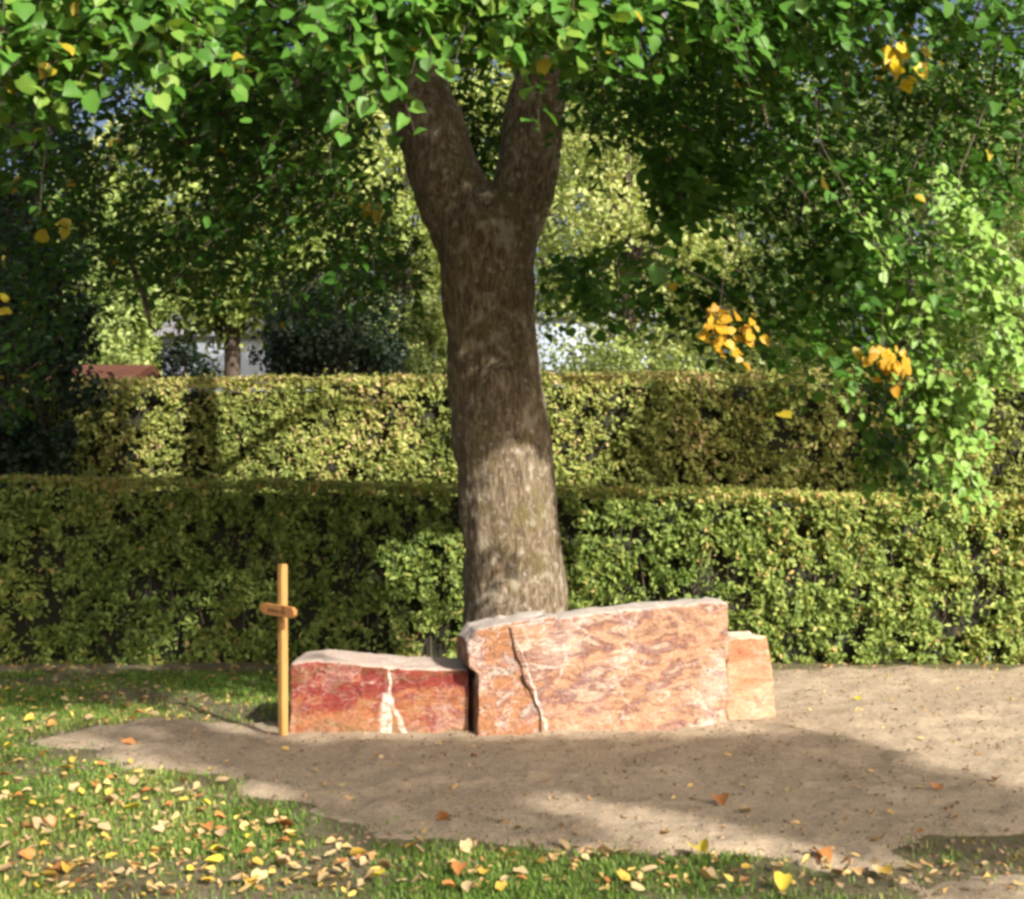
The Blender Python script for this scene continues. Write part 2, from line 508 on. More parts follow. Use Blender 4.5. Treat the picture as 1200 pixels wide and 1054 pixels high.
M['grass'] = leaf_mat("grass_blade", [(0, (.045, .11, .014)), (.5, (.10, .205, .03)), (.82, (.22, .29, .06)), (1, (.42, .36, .15))], .25, .5, .25)
o = link("lawn_grass", grass(460000), M['grass']); tag(o, "short green grass around the sandy bed", None, None, "stuff")

# ------------------------------------------------------------------ fallen leaves
def fallen_mesh(k, col):
    rs = np.random.default_rng(100 + k)
    tv = T_BIG[0].copy(); tv[:, 1] -= .5
    tv[:, 0] *= rs.uniform(.55, .95); tv[:, :2] += rs.normal(0, .035, (len(tv), 2))
    curl = rs.uniform(.4, 1.6)
    tv[:, 2] = tv[:, 2] * 1.5 + curl * tv[:, 0] ** 2 * rs.choice([1, 1, -.4]) + rs.uniform(.2, .6) * tv[:, 1] ** 2 + rs.normal(0, .03, len(tv))
    tv[:, 2] -= tv[:, 2].min()
    me = mesh_np("fallen_leaf", tv, np.concatenate(T_BIG[1]), [len(f) for f in T_BIG[1]], {"tint": np.full(len(tv), .5)})
    me.materials.append(col)
    return me
def fl_mat(name, c):
    return leaf_mat(name, [(0, [x * .7 for x in c]), (1, c)], .2, .6, .25)
FLC = [("pale yellow", fl_mat("pale_yellow_leaf", (.60, .47, .26))), ("golden yellow", fl_mat("golden_leaf", (.68, .46, .09))),
       ("tan", fl_mat("tan_leaf", (.52, .38, .22))), ("orange brown", fl_mat("orange_brown_leaf", (.55, .24, .08))), ("lemon yellow", fl_mat("lemon_leaf", (.80, .66, .08)))]
FM = [[fallen_mesh(5 * c + j, FLC[c][1]) for j in range(4)] for c in range(5)]

def leaf_at(x, y, size, c, label, on_sand):
    me = FM[c][random.randrange(4)]
    o = bpy.data.objects.new("fallen_leaf", me); COL.objects.link(o)
    zz = float(sand_z(np.array([[x, y, 0.]]))[0]) + .022 if on_sand else random.uniform(.012, .035)
    o.location = (x, y, zz); o.scale = (size,) * 3
    o.rotation_euler = (random.gauss(0, .3), random.gauss(0, .3), random.uniform(0, 6.28))
    tag(o, label, "leaf", "leaves fallen on the ground")
    return o
SPEC = [(1003, 822, 4, .075, "bright yellow leaf alone on the sunlit sand right of the stones"),
        (845, 944, 3, .10, "large pinkish brown leaf lying on the shaded sand below the big slab"),
        (872, 960, 2, .05, "small tan leaf just right of the large pinkish brown leaf"),
        (1098, 931, 3, .065, "orange brown leaf near the right edge of the shaded sand"),
        (1168, 921, 3, .07, "rusty leaf at the right edge where shade meets sunlit sand"),
        (823, 1006, 4, .10, "big lemon yellow leaf on the grass edge below the bright sand strip"),
        (965, 1014, 3, .085, "orange brown leaf on the lower sand edge right of the lemon leaf"),
        (982, 1032, 2, .085, "upright tan leaf in the grass at bottom right of centre"),
        (917, 1044, 4, .08, "golden leaf in the grass near the bottom edge of the photo"),
        (152, 878, 3, .085, "orange brown leaf on the bare soil near the left lawn edge"),
        (335, 973, 3, .085, "reddish brown leaf at the lower left edge of the sand"),
        (518, 967, 3, .07, "pale orange leaf on the shaded sand below the left stone"),
        (262, 921, 2, .085, "large tan leaf on the sand edge at left"),
        (660, 996, 2, .08, "tan curled leaf on the grass edge below the sunlit strip start"),
        (925, 933, 0, .05, "small pale leaf on the shaded sand right of the slab"),
        (1076, 930, 0, .05, "small whitish leaf left of the orange brown leaf on shaded sand")]
for px, py, c, sz, lab in SPEC:
    p = G(px, py); leaf_at(p[0], p[1], sz, c, lab, py < 990 and px > 200)
# scattered ones: many at lower left, fewer elsewhere
zones = [([(0, 870), (200, 900), (330, 965), (420, 1000), (420, 1052), (0, 1052)], 150, "on the leafy lower left lawn", 0),
         ([(0, 790), (320, 788), (320, 838), (0, 866)], 44, "on the lawn strip behind the cross", 0),
         ([(420, 990), (800, 1002), (800, 1052), (420, 1052)], 40, "on the grass along the lower middle edge", 0),
         ([(800, 1008), (1198, 1005), (1198, 1052), (800, 1052)], 24, "on the grass at the lower right", 0),
         ([(110, 868), (330, 880), (600, 880), (1190, 900), (1190, 990), (430, 980), (220, 905)], 22, "on the bare sandy soil in front of the stones", 1)]
for poly, n, where, sandy in zones:
    for (px, py) in poly_pts(poly, n):
        p = G(px, py)
        c = random.choices(range(5), [.34, .12, .34, .15, .05])[0]
        leaf_at(p[0], p[1], random.uniform(.032, .072) * (1 if not sandy else .6), c, f"{FLC[c][0]} fallen leaf {where}", sandy)
def litter():
    gs = Geo(); tot = []
    for poly, n, sand in [([(0, 860), (330, 955), (420, 990), (420, 1054), (0, 1054)], 480, 0), ([(0, 784), (330, 784), (330, 840), (0, 862)], 330, 0),
                    ([(420, 990), (1200, 1005), (1200, 1054), (420, 1054)], 170, 0), ([(0, 777), (1200, 777), (1200, 786), (0, 788)], 300, 0),
                    ([(130, 860), (1200, 880), (1200, 1000), (430, 985)], 80, 1), ([(930, 782), (1200, 786), (1200, 900), (930, 840)], 60, 1)]:
        q = poly_pts(poly, n); d = CH * F / (q[:, 1] - HZ)
        p = np.c_[(q[:, 0] - 600) * d / F, d, np.zeros(n)]
        p[:, 2] = sand_z(p) + .022 if sand else rng.uniform(.008, .03, n)
        gs.leaves(p, np.array([0, 0, 1.]) + .35 * rng.normal(size=(n, 3)), rnd_unit(n), rng.uniform(.02, .055, n), rng.random(n), T_LIT)
    return gs.build("leaf_litter", M['litter'])
M['litter'] = leaf_mat("litter_leaf", [(0, (.34, .16, .06)), (.35, (.48, .30, .14)), (.75, (.60, .43, .18)), (1, (.66, .50, .10))], .15, .6, .25)
o = litter(); tag(o, "small fallen leaf scraps strewn on lawn and soil", None, None, "stuff")

# ------------------------------------------------------------------ rocks
def remesh(me, vox, name):
    o = bpy.data.objects.new("tmp", me); COL.objects.link(o)
    r = o.modifiers.new("r", 'REMESH'); r.mode = 'VOXEL'; r.voxel_size = vox; r.use_smooth_shade = True
    dg = bpy.context.evaluated_depsgraph_get()
    out = bpy.data.meshes.new_from_object(o.evaluated_get(dg)); out.name = name
    bpy.data.objects.remove(o); bpy.data.meshes.remove(me)
    return out

def rock(name, outline, depth, d0, slope=0.0, top_in=0.03, vox=.014, amp=.012, chip=.02, mats=None, seed=0, parent=None, back_scale=(1, 1)):
    """outline: photograph pixels of the front face, read at distance d0 + slope*(x - x0); extruded back by depth"""
    x0 = (outline[0][0] - 600) * d0 / F
    fr = []
    for px, py in outline:
        k = (px - 600) / F
        d = (d0 - slope * x0) / (1 - slope * k)
        p = P(px, py, d); fr.append(Vector(p))
    for v in fr:
        if v.z < .04: v.z = -.06
    bm = bmesh.new()
    A = [bm.verts.new(v) for v in fr]
    c = sum(fr, Vector()) / len(fr)
    dirb = Vector((-slope, 1, 0)).normalized() * depth
    B = []
    for v in fr:
        w = Vector((c.x + (v.x - c.x) * back_scale[0], v.y, v.z if v.z < 0 else v.z * back_scale[1])) + dirb
        B.append(bm.verts.new(w))
    n = len(A)
    bm.faces.new(A); bm.faces.new(B[::-1])
    for i in range(n): bm.faces.new((A[(i + 1) % n], A[i], B[i], B[(i + 1) % n]))
    bmesh.ops.recalc_face_normals(bm, faces=bm.faces)
    me = bpy.data.meshes.new(name); bm.to_mesh(me); bm.free()
    me = remesh(me, vox, name)
    nv = len(me.vertices)
    co = np.empty(nv * 3, np.float32); me.vertices.foreach_get("co", co); co = co.reshape(-1, 3)
    no = np.empty(nv * 3, np.float32); me.vertices.foreach_get("normal", no); no = no.reshape(-1, 3)
    h = (fbm(co, 3.5, 4, seed) - .5) * amp * 3 + (fbm(co * np.array([1, 1, 2.2]), 14, 3, seed + 3) - .5) * amp + np.minimum(0, fbm(co, 8, 3, seed + 9) - .42) * chip * 4
    co = co + no * h[:, None]
    org = np.array([c.x, c.y, 0], np.float32)
    me.vertices.foreach_set("co", (co - org).ravel().astype(np.float32)); me.update()
    o = link(name, me, mats, parent); o.location = org
    return o

def rock_mat(name, stops, scale, band=(1, 1, 1.6), rot=(0, 0, 0), veins=.5, top=(.62, .54, .48), zgrad=None, crack=None, edge=None):
    m, nt, b = mat(name)
    v = coords(nt, band, rot)
    n1 = noise(nt, v, scale, 7, .62, .5)
    n2 = noise(nt, v, scale * 3.4, 6, .65, .8)
    n3 = noise(nt, coords(nt), scale * .9, 5, .6, .5)
    k = math_(nt, 'ADD', math_(nt, 'MULTIPLY', n1, .84), math_(nt, 'MULTIPLY', n2, .16))
    tc = nt.nodes.new("ShaderNodeTexCoord"); sp = nt.nodes.new("ShaderNodeSeparateXYZ"); nt.links.new(tc.outputs["Object"], sp.inputs[0])
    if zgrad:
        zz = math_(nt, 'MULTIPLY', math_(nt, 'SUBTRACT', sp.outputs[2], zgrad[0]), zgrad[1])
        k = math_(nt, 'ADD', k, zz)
    c = ramp(nt, k, stops)
    # pale patches and thin veins
    vo = N_(nt, "ShaderNodeTexVoronoi", feature='DISTANCE_TO_EDGE', Scale=scale * 1.1)
    dv = N_(nt, "ShaderNodeVectorMath", operation='ADD')
    nz = N_(nt, "ShaderNodeTexNoise", Scale=scale * 1.6, Detail=4); nt.links.new(v, nz.inputs[0])
    sc_ = N_(nt, "ShaderNodeVectorMath", operation='SCALE'); sc_.inputs["Scale"].default_value = .5; nt.links.new(nz.outputs["Color"], sc_.inputs[0])
    nt.links.new(v, dv.inputs[0]); nt.links.new(sc_.outputs[0], dv.inputs[1]); nt.links.new(dv.outputs[0], vo.inputs["Vector"])
    vm = ramp(nt, vo.outputs["Distance"], [(0, (1, 1, 1)), (.05, (0, 0, 0))])
    vm = math_(nt, 'MULTIPLY', vm, math_(nt, 'MULTIPLY', ramp(nt, n3, [(.38, (0, 0, 0)), (.56, (1, 1, 1))]), veins))
    c = mix(nt, vm, c, (.52, .43, .38))
    pale = ramp(nt, n3, [(.54, (0, 0, 0)), (.66, (1, 1, 1))])
    c = mix(nt, math_(nt, 'MULTIPLY', pale, .6 * veins), c, (.53, .40, .34))
    grey = ramp(nt, noise(nt, v, scale * 1.7, 6, .7, .4), [(.52, (0, 0, 0)), (.62, (1, 1, 1))])
    c = mix(nt, math_(nt, 'MULTIPLY', grey, .6 * veins), c, (.23, .135, .13))
    fleck = ramp(nt, noise(nt, coords(nt), 60, 4, .7), [(.38, (.72, .72, .72)), (.6, (1.08, 1.08, 1.08))])
    c = mix(nt, 1.0, c, fleck, 'MULTIPLY')
    if crack:   # a white quartz seam that forks towards the ground: (x at top, x shift, half width)
        nn = math_(nt, 'MULTIPLY', math_(nt, 'SUBTRACT', noise(nt, coords(nt), 14, 3), .5), .06)
        for x_top, x_bot, w0, w1, z_hi in crack:
            H = z_hi
            t = math_(nt, 'DIVIDE', math_(nt, 'SUBTRACT', H, sp.outputs[2]), H)
            xc = math_(nt, 'ADD', math_(nt, 'MULTIPLY', t, x_bot - x_top), x_top)
            dx = math_(nt, 'ABSOLUTE', math_(nt, 'ADD', math_(nt, 'SUBTRACT', sp.outputs[0], xc), nn))
            wd = math_(nt, 'ADD', math_(nt, 'MULTIPLY', t, w1 - w0), w0)
            f = math_(nt, 'SUBTRACT', 1.4, math_(nt, 'DIVIDE', dx, wd), True)
            f = math_(nt, 'MULTIPLY', f, math_(nt, 'MULTIPLY', math_(nt, 'GREATER_THAN', t, 0.0), ramp(nt, n2, [(.36, (.15, .15, .15)), (.55, (1, 1, 1))])))
            c = mix(nt, math_(nt, 'MULTIPLY', f, .9), c, (.62, .56, .50))
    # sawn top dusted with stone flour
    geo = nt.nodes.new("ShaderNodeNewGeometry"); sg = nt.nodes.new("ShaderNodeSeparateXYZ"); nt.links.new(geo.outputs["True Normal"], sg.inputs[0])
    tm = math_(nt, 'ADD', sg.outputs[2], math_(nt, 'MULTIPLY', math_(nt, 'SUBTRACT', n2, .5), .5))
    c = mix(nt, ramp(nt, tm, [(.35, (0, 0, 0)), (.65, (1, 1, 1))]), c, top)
    nt.links.new(c, b.inputs["Base Color"])
    b.inputs["Roughness"].default_value = .9
    b.inputs["Specular IOR Level"].default_value = .25
    bump(nt, b, math_(nt, 'ADD', n2, math_(nt, 'MULTIPLY', noise(nt, coords(nt), 55, 5, .7), .4)), .8, .03)
    return m

RED = [(.32, (.22, .12, .06)), (.40, (.32, .145, .07)), (.47, (.28, .10, .05)), (.53, (.20, .038, .028)), (.60, (.18, .028, .025)), (.66, (.16, .07, .03)), (.74, (.22, .038, .03))]
PEACH = [(.28, (.13, .085, .075)), (.35, (.21, .12, .09)), (.41, (.31, .175, .11)), (.46, (.39, .25, .165)), (.50, (.32, .17, .10)), (.535, (.18, .09, .075)), (.565, (.24, .145, .125)), (.60, (.39, .27, .185)), (.66, (.45, .38, .34))]
MIDC = [(.34, (.10, .06, .045)), (.42, (.27, .125, .06)), (.48, (.33, .155, .08)), (.53, (.20, .10, .07)), (.57, (.40, .33, .29)), (.62, (.15, .09, .07)), (.68, (.4, .35, .32))]
PALE = [(.34, (.40, .15, .08)), (.45, (.46, .21, .12)), (.55, (.46, .28, .18)), (.7, (.50, .38, .28))]

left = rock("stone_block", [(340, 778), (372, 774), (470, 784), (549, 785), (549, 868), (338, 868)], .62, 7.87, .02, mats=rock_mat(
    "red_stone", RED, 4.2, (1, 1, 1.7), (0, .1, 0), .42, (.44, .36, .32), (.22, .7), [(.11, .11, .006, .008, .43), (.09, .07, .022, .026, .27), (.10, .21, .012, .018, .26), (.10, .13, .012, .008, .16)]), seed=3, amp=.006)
tag(left, "low long deep red stone block with forked white quartz seam beside the cross", "stone")
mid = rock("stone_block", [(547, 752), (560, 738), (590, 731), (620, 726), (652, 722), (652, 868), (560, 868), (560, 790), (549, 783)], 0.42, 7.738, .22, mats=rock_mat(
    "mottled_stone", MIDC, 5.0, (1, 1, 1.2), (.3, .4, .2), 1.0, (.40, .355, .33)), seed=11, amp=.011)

tag(mid, "mottled orange and grey stone wedged between red block and big slab", "stone")
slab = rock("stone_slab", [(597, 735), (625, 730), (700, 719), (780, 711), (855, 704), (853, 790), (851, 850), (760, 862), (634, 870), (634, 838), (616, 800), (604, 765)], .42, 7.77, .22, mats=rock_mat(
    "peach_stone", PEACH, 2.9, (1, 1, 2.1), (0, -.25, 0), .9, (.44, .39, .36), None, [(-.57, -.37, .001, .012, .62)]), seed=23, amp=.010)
tag(slab, "big peach and orange stone slab standing in front of the tree trunk", "stone")
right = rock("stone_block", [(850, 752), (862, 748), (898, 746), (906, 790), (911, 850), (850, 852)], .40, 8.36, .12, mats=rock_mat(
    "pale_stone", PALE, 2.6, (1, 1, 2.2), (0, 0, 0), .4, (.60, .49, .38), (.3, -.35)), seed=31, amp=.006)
tag(right, "small pale peach stone block at the right end of the row", "stone")

# ------------------------------------------------------------------ cross
def wood_mat(name, c1, c2):
    m, nt, b = mat(name)
    n = noise(nt, coords(nt, (9, 9, .7)), 9, 5, .6, .5)
    c = ramp(nt, n, [(.3, c1), (.7, c2)])
    k = noise(nt, coords(nt, (3, 3, 1)), 7, 2)
    c = mix(nt, ramp(nt, k, [(.66, (0, 0, 0)), (.72, (1, 1, 1))]), c, [x * .5 for x in c1])
    nt.links.new(c, b.inputs["Base Color"]); b.inputs["Roughness"].default_value = .55
    bump(nt, b, n, .3, .004)
    return m
cp = G(332, 868)
cross = thing("wooden_cross", "thin pale wooden grave cross with short carved crosspiece at left of stones", "cross", (cp[0], cp[1], 0))
yaw = math.radians(-44)
def bevel_box(sx, sy, sz, bev=.004, cut=0):
    bm = bmesh.new(); bmesh.ops.create_cube(bm, size=1)
    for v in bm.verts: v.co = Vector((v.co.x * sx, v.co.y * sy, v.co.z * sz))
    bmesh.ops.bevel(bm, geom=bm.edges[:], offset=bev, segments=2, affect='EDGES')
    return bm
bm = bevel_box(.047, .047, 1.25, .005)
for v in bm.verts: v.co.z += .475
me = bpy.data.meshes.new("post"); bm.to_mesh(me); bm.free()
post = link("post", me, wood_mat("pale_wood", (.31, .165, .05), (.40, .235, .075)), cross)
post.parent = cross; post.matrix_parent_inverse.identity(); post.rotation_euler = (0, math.radians(-.4), yaw)
# crosspiece: plank with bevelled ends
bm = bmesh.new()
L, H_, T_ = .18, .066, .028
ol = [(-L, -.008), (-L + .03, -H_ / 2), (-.06, -H_ / 2 - .004), (.06, -H_ / 2 - .002), (L - .025, -H_ / 2), (L, -.012), (L, .014), (L - .02, H_ / 2), (.05, H_ / 2 + .003), (-.07, H_ / 2), (-L + .04, H_ / 2 + .001), (-L, .02)]
A = [bm.verts.new((x, -T_ / 2, z_)) for x, z_ in ol]; B = [bm.verts.new((x, T_ / 2, z_)) for x, z_ in ol]
bm.faces.new(A); bm.faces.new(B[::-1])
for i in range(len(ol)): bm.faces.new((A[(i + 1) % len(ol)], A[i], B[i], B[(i + 1) % len(ol)]))
bmesh.ops.recalc_face_normals(bm, faces=bm.faces)
bmesh.ops.bevel(bm, geom=[e for e in bm.edges], offset=.003, segments=1, affect='EDGES')
me = bpy.data.meshes.new("crosspiece"); bm.to_mesh(me); bm.free()
cz = CH - (715 - HZ) * cp[1] / F
wm2 = wood_mat("brown_wood", (.26, .11, .035), (.40, .19, .06))
cpz = link("crosspiece", me, wm2, cross); cpz.parent = cross; cpz.matrix_parent_inverse.identity()
nrm = Vector((math.sin(yaw), -math.cos(yaw), 0))
cpz.location = nrm * (.0235 + T_ / 2 + .001) + Vector((0, 0, cz)); cpz.rotation_euler = (0, math.radians(2), yaw)
# worn carving, too worn to read
rs = random.Random(4); bm = bmesh.new()
x = -.085
while x < .10:
    for k in range(rs.choice([1, 2, 2])):
        w, h = rs.uniform(.003, .005), rs.uniform(.012, .022); an = rs.uniform(-.5, .5); zc = rs.uniform(-.004, .004)
        r = bmesh.ops.create_cube(bm, size=1)
        for v in r['verts']:
            a_, c_ = v.co.x * w, v.co.z * h
            v.co = Vector((x + a_ * math.cos(an) - c_ * math.sin(an) + k * .004, v.co.y * .003 - T_ / 2 - .001 - .0002 * k, zc + a_ * math.sin(an) + c_ * math.cos(an)))
    x += rs.uniform(.013, .02)
me = bpy.data.meshes.new("carving"); bm.to_mesh(me); bm.free()
cv = link("carving", me, plain("burnt_wood", (.06, .03, .012), (.10, .05, .02), 30), cpz); cv.parent = cpz; cv.matrix_parent_inverse.identity()

# ------------------------------------------------------------------ hedges
def hedge(name, label, y0, depth, xa, xb, top, lsize, n_face, n_top, m, seed):
    """top(x) -> height; leaves over the clipped faces, a dark tangled inside"""
    root = thing("hedge", label, "hedge", ((xa + xb) / 2, y0 + depth / 2, 0))
    xs = np.linspace(xa, xb, 140); zs = np.linspace(0, 1, 24)
    # inside body
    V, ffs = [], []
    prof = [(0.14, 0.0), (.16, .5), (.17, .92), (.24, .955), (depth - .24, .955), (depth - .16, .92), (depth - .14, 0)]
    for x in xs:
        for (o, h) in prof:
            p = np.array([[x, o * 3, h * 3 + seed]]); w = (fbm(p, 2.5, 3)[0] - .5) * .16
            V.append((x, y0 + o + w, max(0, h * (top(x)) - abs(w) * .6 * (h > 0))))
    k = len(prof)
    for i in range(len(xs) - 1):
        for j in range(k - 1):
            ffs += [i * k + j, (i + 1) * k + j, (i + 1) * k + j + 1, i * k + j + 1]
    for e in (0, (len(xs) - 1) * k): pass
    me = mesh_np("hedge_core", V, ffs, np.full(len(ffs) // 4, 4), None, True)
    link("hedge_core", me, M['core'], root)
    # stems seen through the leaves
    gb = Geo(); n = int((xb - xa) * 26)
    x = rng.uniform(xa, xb, n); z0 = rng.uniform(0, .6, n) * top(x); ln = rng.uniform(.2, .7, n)
    A = np.c_[x, y0 + rng.uniform(.03, .16, n), z0]; B = A + np.c_[rng.normal(0, .12, n), rng.normal(-.02, .04, n), ln]
    B[:, 2] = np.minimum(B[:, 2], top(B[:, 0]) - .03)
    gb.twigs(A, B, rng.uniform(.004, .010, n), .003, 0)
    gb.build("branch_work", M['wood_inner'], root)
    # leaves
    gl = Geo()
    x = rng.uniform(xa, xb, n_face); h = rng.random(n_face) ** .92
    tp = top(x) + (fbm(np.c_[x, x * 0, x * 0], 3, 3, seed) - .5) * .07
    pz = np.c_[x, h * tp, np.full(n_face, seed * 1.0)]
    den = fbm(pz, 7.5, 3, seed) * .8 + fbm(pz, 2.2, 2, seed + 3) * .2
    k = rng.random(n_face) < np.clip((den - .39) * 8, .09, 1)
    x, h, tp, den = x[k], h[k], tp[k], den[k]; n = len(x)
    off = (fbm(np.c_[x, h * tp, x * 0], 2.0, 3, seed + 5) - .5) * .26 + (fbm(np.c_[x, h * tp, x * 0], 9.0, 2, seed + 6) - .5) * .16 + np.abs(rng.normal(0, .06, n)) - .03
    pos = np.c_[x, y0 + off, h * tp]
    nr = np.array([.2, -.75, .45]) + .75 * rng.normal(size=(n, 3))
    ax = np.array([0, -.3, -.5]) + rng.normal(size=(n, 3)) * .8
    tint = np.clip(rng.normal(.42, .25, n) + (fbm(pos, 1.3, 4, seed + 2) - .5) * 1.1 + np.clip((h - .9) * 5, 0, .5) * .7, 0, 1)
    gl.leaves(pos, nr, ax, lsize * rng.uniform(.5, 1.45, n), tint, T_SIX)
    n = n_top; x = rng.uniform(xa, xb, n); y = y0 + rng.uniform(-.04, depth, n)
    zt = top(x) + (fbm(np.c_[x, y, x * 0], 3, 3, seed) - .5) * .09 + rng.normal(0, .015, n)
    pos = np.c_[x, y, zt]
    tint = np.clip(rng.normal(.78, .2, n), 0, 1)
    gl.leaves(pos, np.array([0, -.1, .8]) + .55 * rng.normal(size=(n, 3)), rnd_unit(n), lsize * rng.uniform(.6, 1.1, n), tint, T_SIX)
    # shoots that escaped the shears
    n = int((xb - xa) * 9); x = rng.uniform(xa, xb, n); A = np.c_[x, y0 + rng.uniform(0, depth * .7, n), top(x) - .02]
    B = A + np.c_[rng.normal(0, .03, n), rng.normal(0, .03, n), rng.uniform(.03, .13, n)]
    for t in (.25, .5, .75, 1):
        gl.leaves(A + (B - A) * t, np.array([0, -.6, .4]) + .6 * rng.normal(size=(n, 3)), np.array([0, 0, .7]) + rng.normal(size=(n, 3)) * .6, lsize * rng.uniform(.6, 1, n), rng.uniform(.4, .8, n), T_SIX)
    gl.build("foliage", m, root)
    return root
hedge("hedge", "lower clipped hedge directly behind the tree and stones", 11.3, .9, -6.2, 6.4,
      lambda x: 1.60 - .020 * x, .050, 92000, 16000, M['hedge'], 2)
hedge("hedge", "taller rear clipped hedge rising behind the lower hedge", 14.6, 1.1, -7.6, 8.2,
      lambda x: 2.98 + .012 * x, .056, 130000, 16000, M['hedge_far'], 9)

# ------------------------------------------------------------------ main tree
def tube_mesh(pts, rad, seg=20):
    pts = np.array(pts, float); V, ff = [], []
    n = len(pts)
    for i in range(n):
        t = unit(pts[min(i + 1, n - 1)] - pts[max(i - 1, 0)])
        u = unit(np.cross(t, np.array([0, 1., 0.]) if abs(t[1]) < .9 else np.array([1., 0, 0]))); v = np.cross(t, u)
        for k in range(seg):
            a = 2 * math.pi * k / seg
            V.append(pts[i] + rad[i] * (math.cos(a) * u + math.sin(a) * v))
    for i in range(n - 1):
        for k in range(seg):
            ff.append([i * seg + k, i * seg + (k + 1) % seg, (i + 1) * seg + (k + 1) % seg, (i + 1) * seg + k])
    ff.append(list(range(seg))[::-1]); ff.append([(n - 1) * seg + k for k in range(seg)])
    return V, ff
def spline(ctrl, n):
    c = np.array(ctrl, float); t = np.linspace(0, len(c) - 1, n)
    out = []
    for tt in t:
        i = min(int(tt), len(c) - 2); f = tt - i
        p0, p1, p2, p3_ = c[max(i - 1, 0)], c[i], c[i + 1], c[min(i + 2, len(c) - 1)]
        out.append(.5 * ((2 * p1) + (-p0 + p2) * f + (2 * p0 - 5 * p1 + 4 * p2 - p3_) * f * f + (-p0 + 3 * p1 - 3 * p2 + p3_) * f ** 3))
    return np.array(out)
TD = 9.2
def tp(px, py, w, d=TD):
    p = P(px, py, d); return (p[0], p[1], p[2], w / 2 * d / F)
trunk_c = [(-0.0 + .05, TD, -.1, .52), (.035, TD, .15, .42), tp(604, 720, 121), tp(597, 600, 116), tp(587, 500, 110), tp(577, 400, 106), tp(571, 320, 112), tp(568, 270, 116), tp(565, 235, 96)]
limb_l = [tp(560, 290, 92), tp(538, 245, 90), tp(520, 200, 86), tp(504, 150, 82), tp(484, 100, 74), (*P(425, 5, 9.1)[:3], .20), (*P(350, -120, 9.0)[:3], .16), (*P(310, -320, 9.0)[:3], .11), (*P(300, -520, 9.0)[:3], .05)]
limb_r = [tp(582, 300, 84), tp(602, 250, 74), tp(620, 200, 71), tp(627, 150, 70), tp(634, 100, 68), tp(637, 50, 64), tp(645, -60, 60), tp(640, -250, 46), tp(660, -480, 26), tp(650, -700, 10)]
bm = bmesh.new()
for ctl, n in ((trunk_c, 30), (limb_l, 30), (limb_r, 34)):
    s = spline(ctl, n); V, ff = tube_mesh(s[:, :3], s[:, 3])
    vs = [bm.verts.new(v) for v in V]
    for f in ff: bm.faces.new([vs[i] for i in f])
me = bpy.data.meshes.new("trunk"); bm.to_mesh(me); bm.free()
me = remesh(me, .022, "trunk")
nv = len(me.vertices); co = np.empty(nv * 3, np.float32); me.vertices.foreach_get("co", co); co = co.reshape(-1, 3).astype(float)
no = np.empty(nv * 3, np.float32); me.vertices.foreach_get("normal", no); no = no.reshape(-1, 3)
st_ = co * np.array([1, 1, .25])
hh = -np.abs(fbm(st_, 11, 3, 4) - .5) * .045 + (fbm(co, 2.5, 3, 8) - .5) * .10 + (fbm(co, 12, 2, 8) - .5) * .02
base = np.array([.02, TD, 0])
co = co + no * hh[:, None] - base
me.vertices.foreach_set("co", co.ravel().astype(np.float32)); me.update()
linden = thing("linden_tree", "big forked linden tree with grey brown trunk standing behind the stones", "tree", base)
def child(o, parent):
    o.parent = parent; o.matrix_parent_inverse.identity(); return o
trunk = link("trunk", me, M['bark']); child(trunk, linden)
def branch(ctrl, parent, m=None, seg=8):
    s = spline(ctrl, 14); V, ff = tube_mesh(s[:, :3] - np.array(parent.location), s[:, 3], seg)
    me = mesh_np("branch", V, np.concatenate(ff), [len(f) for f in ff], None, True)
    return child(link("branch", me, m or M['bark']), parent)
BR = [[P(470, 60, 9.1), P(380, 90, 8.6), P(280, 120, 8.0), P(200, 190, 7.6)], [P(636, 0, 9.1), P(600, -110, 8.2), P(540, -220, 6.8), P(490, -90, 5.4)],
      [P(640, 40, 9.1), P(760, -60, 8.6), P(860, 20, 8.0), P(900, 150, 7.7)], [P(430, 10, 9.1), P(330, -90, 7.6), P(220, -120, 6.2), P(130, -20, 5.2)],
      [P(645, -60, 9.2), P(780, -200, 7.5), P(860, -170, 6.3), P(930, -20, 5.5)], [P(400, -60, 9.1), P(260, -60, 10), P(150, 60, 10.6), P(60, 160, 11)],
      [P(640, -100, 9.2), P(740, -60, 10.2), P(800, 100, 11), P(830, 220, 11.4)], [P(150, 300, 9.0), P(162, 330, 8.9), P(172, 360, 8.8), P(176, 385, 8.8)]]
for k, b_ in enumerate(BR):
    r = [.07, .04, .024, .01] if k < 7 else [.02, .02, .02, .012]
    branch([(*p, rr) for p, rr in zip(b_, r)], linden)

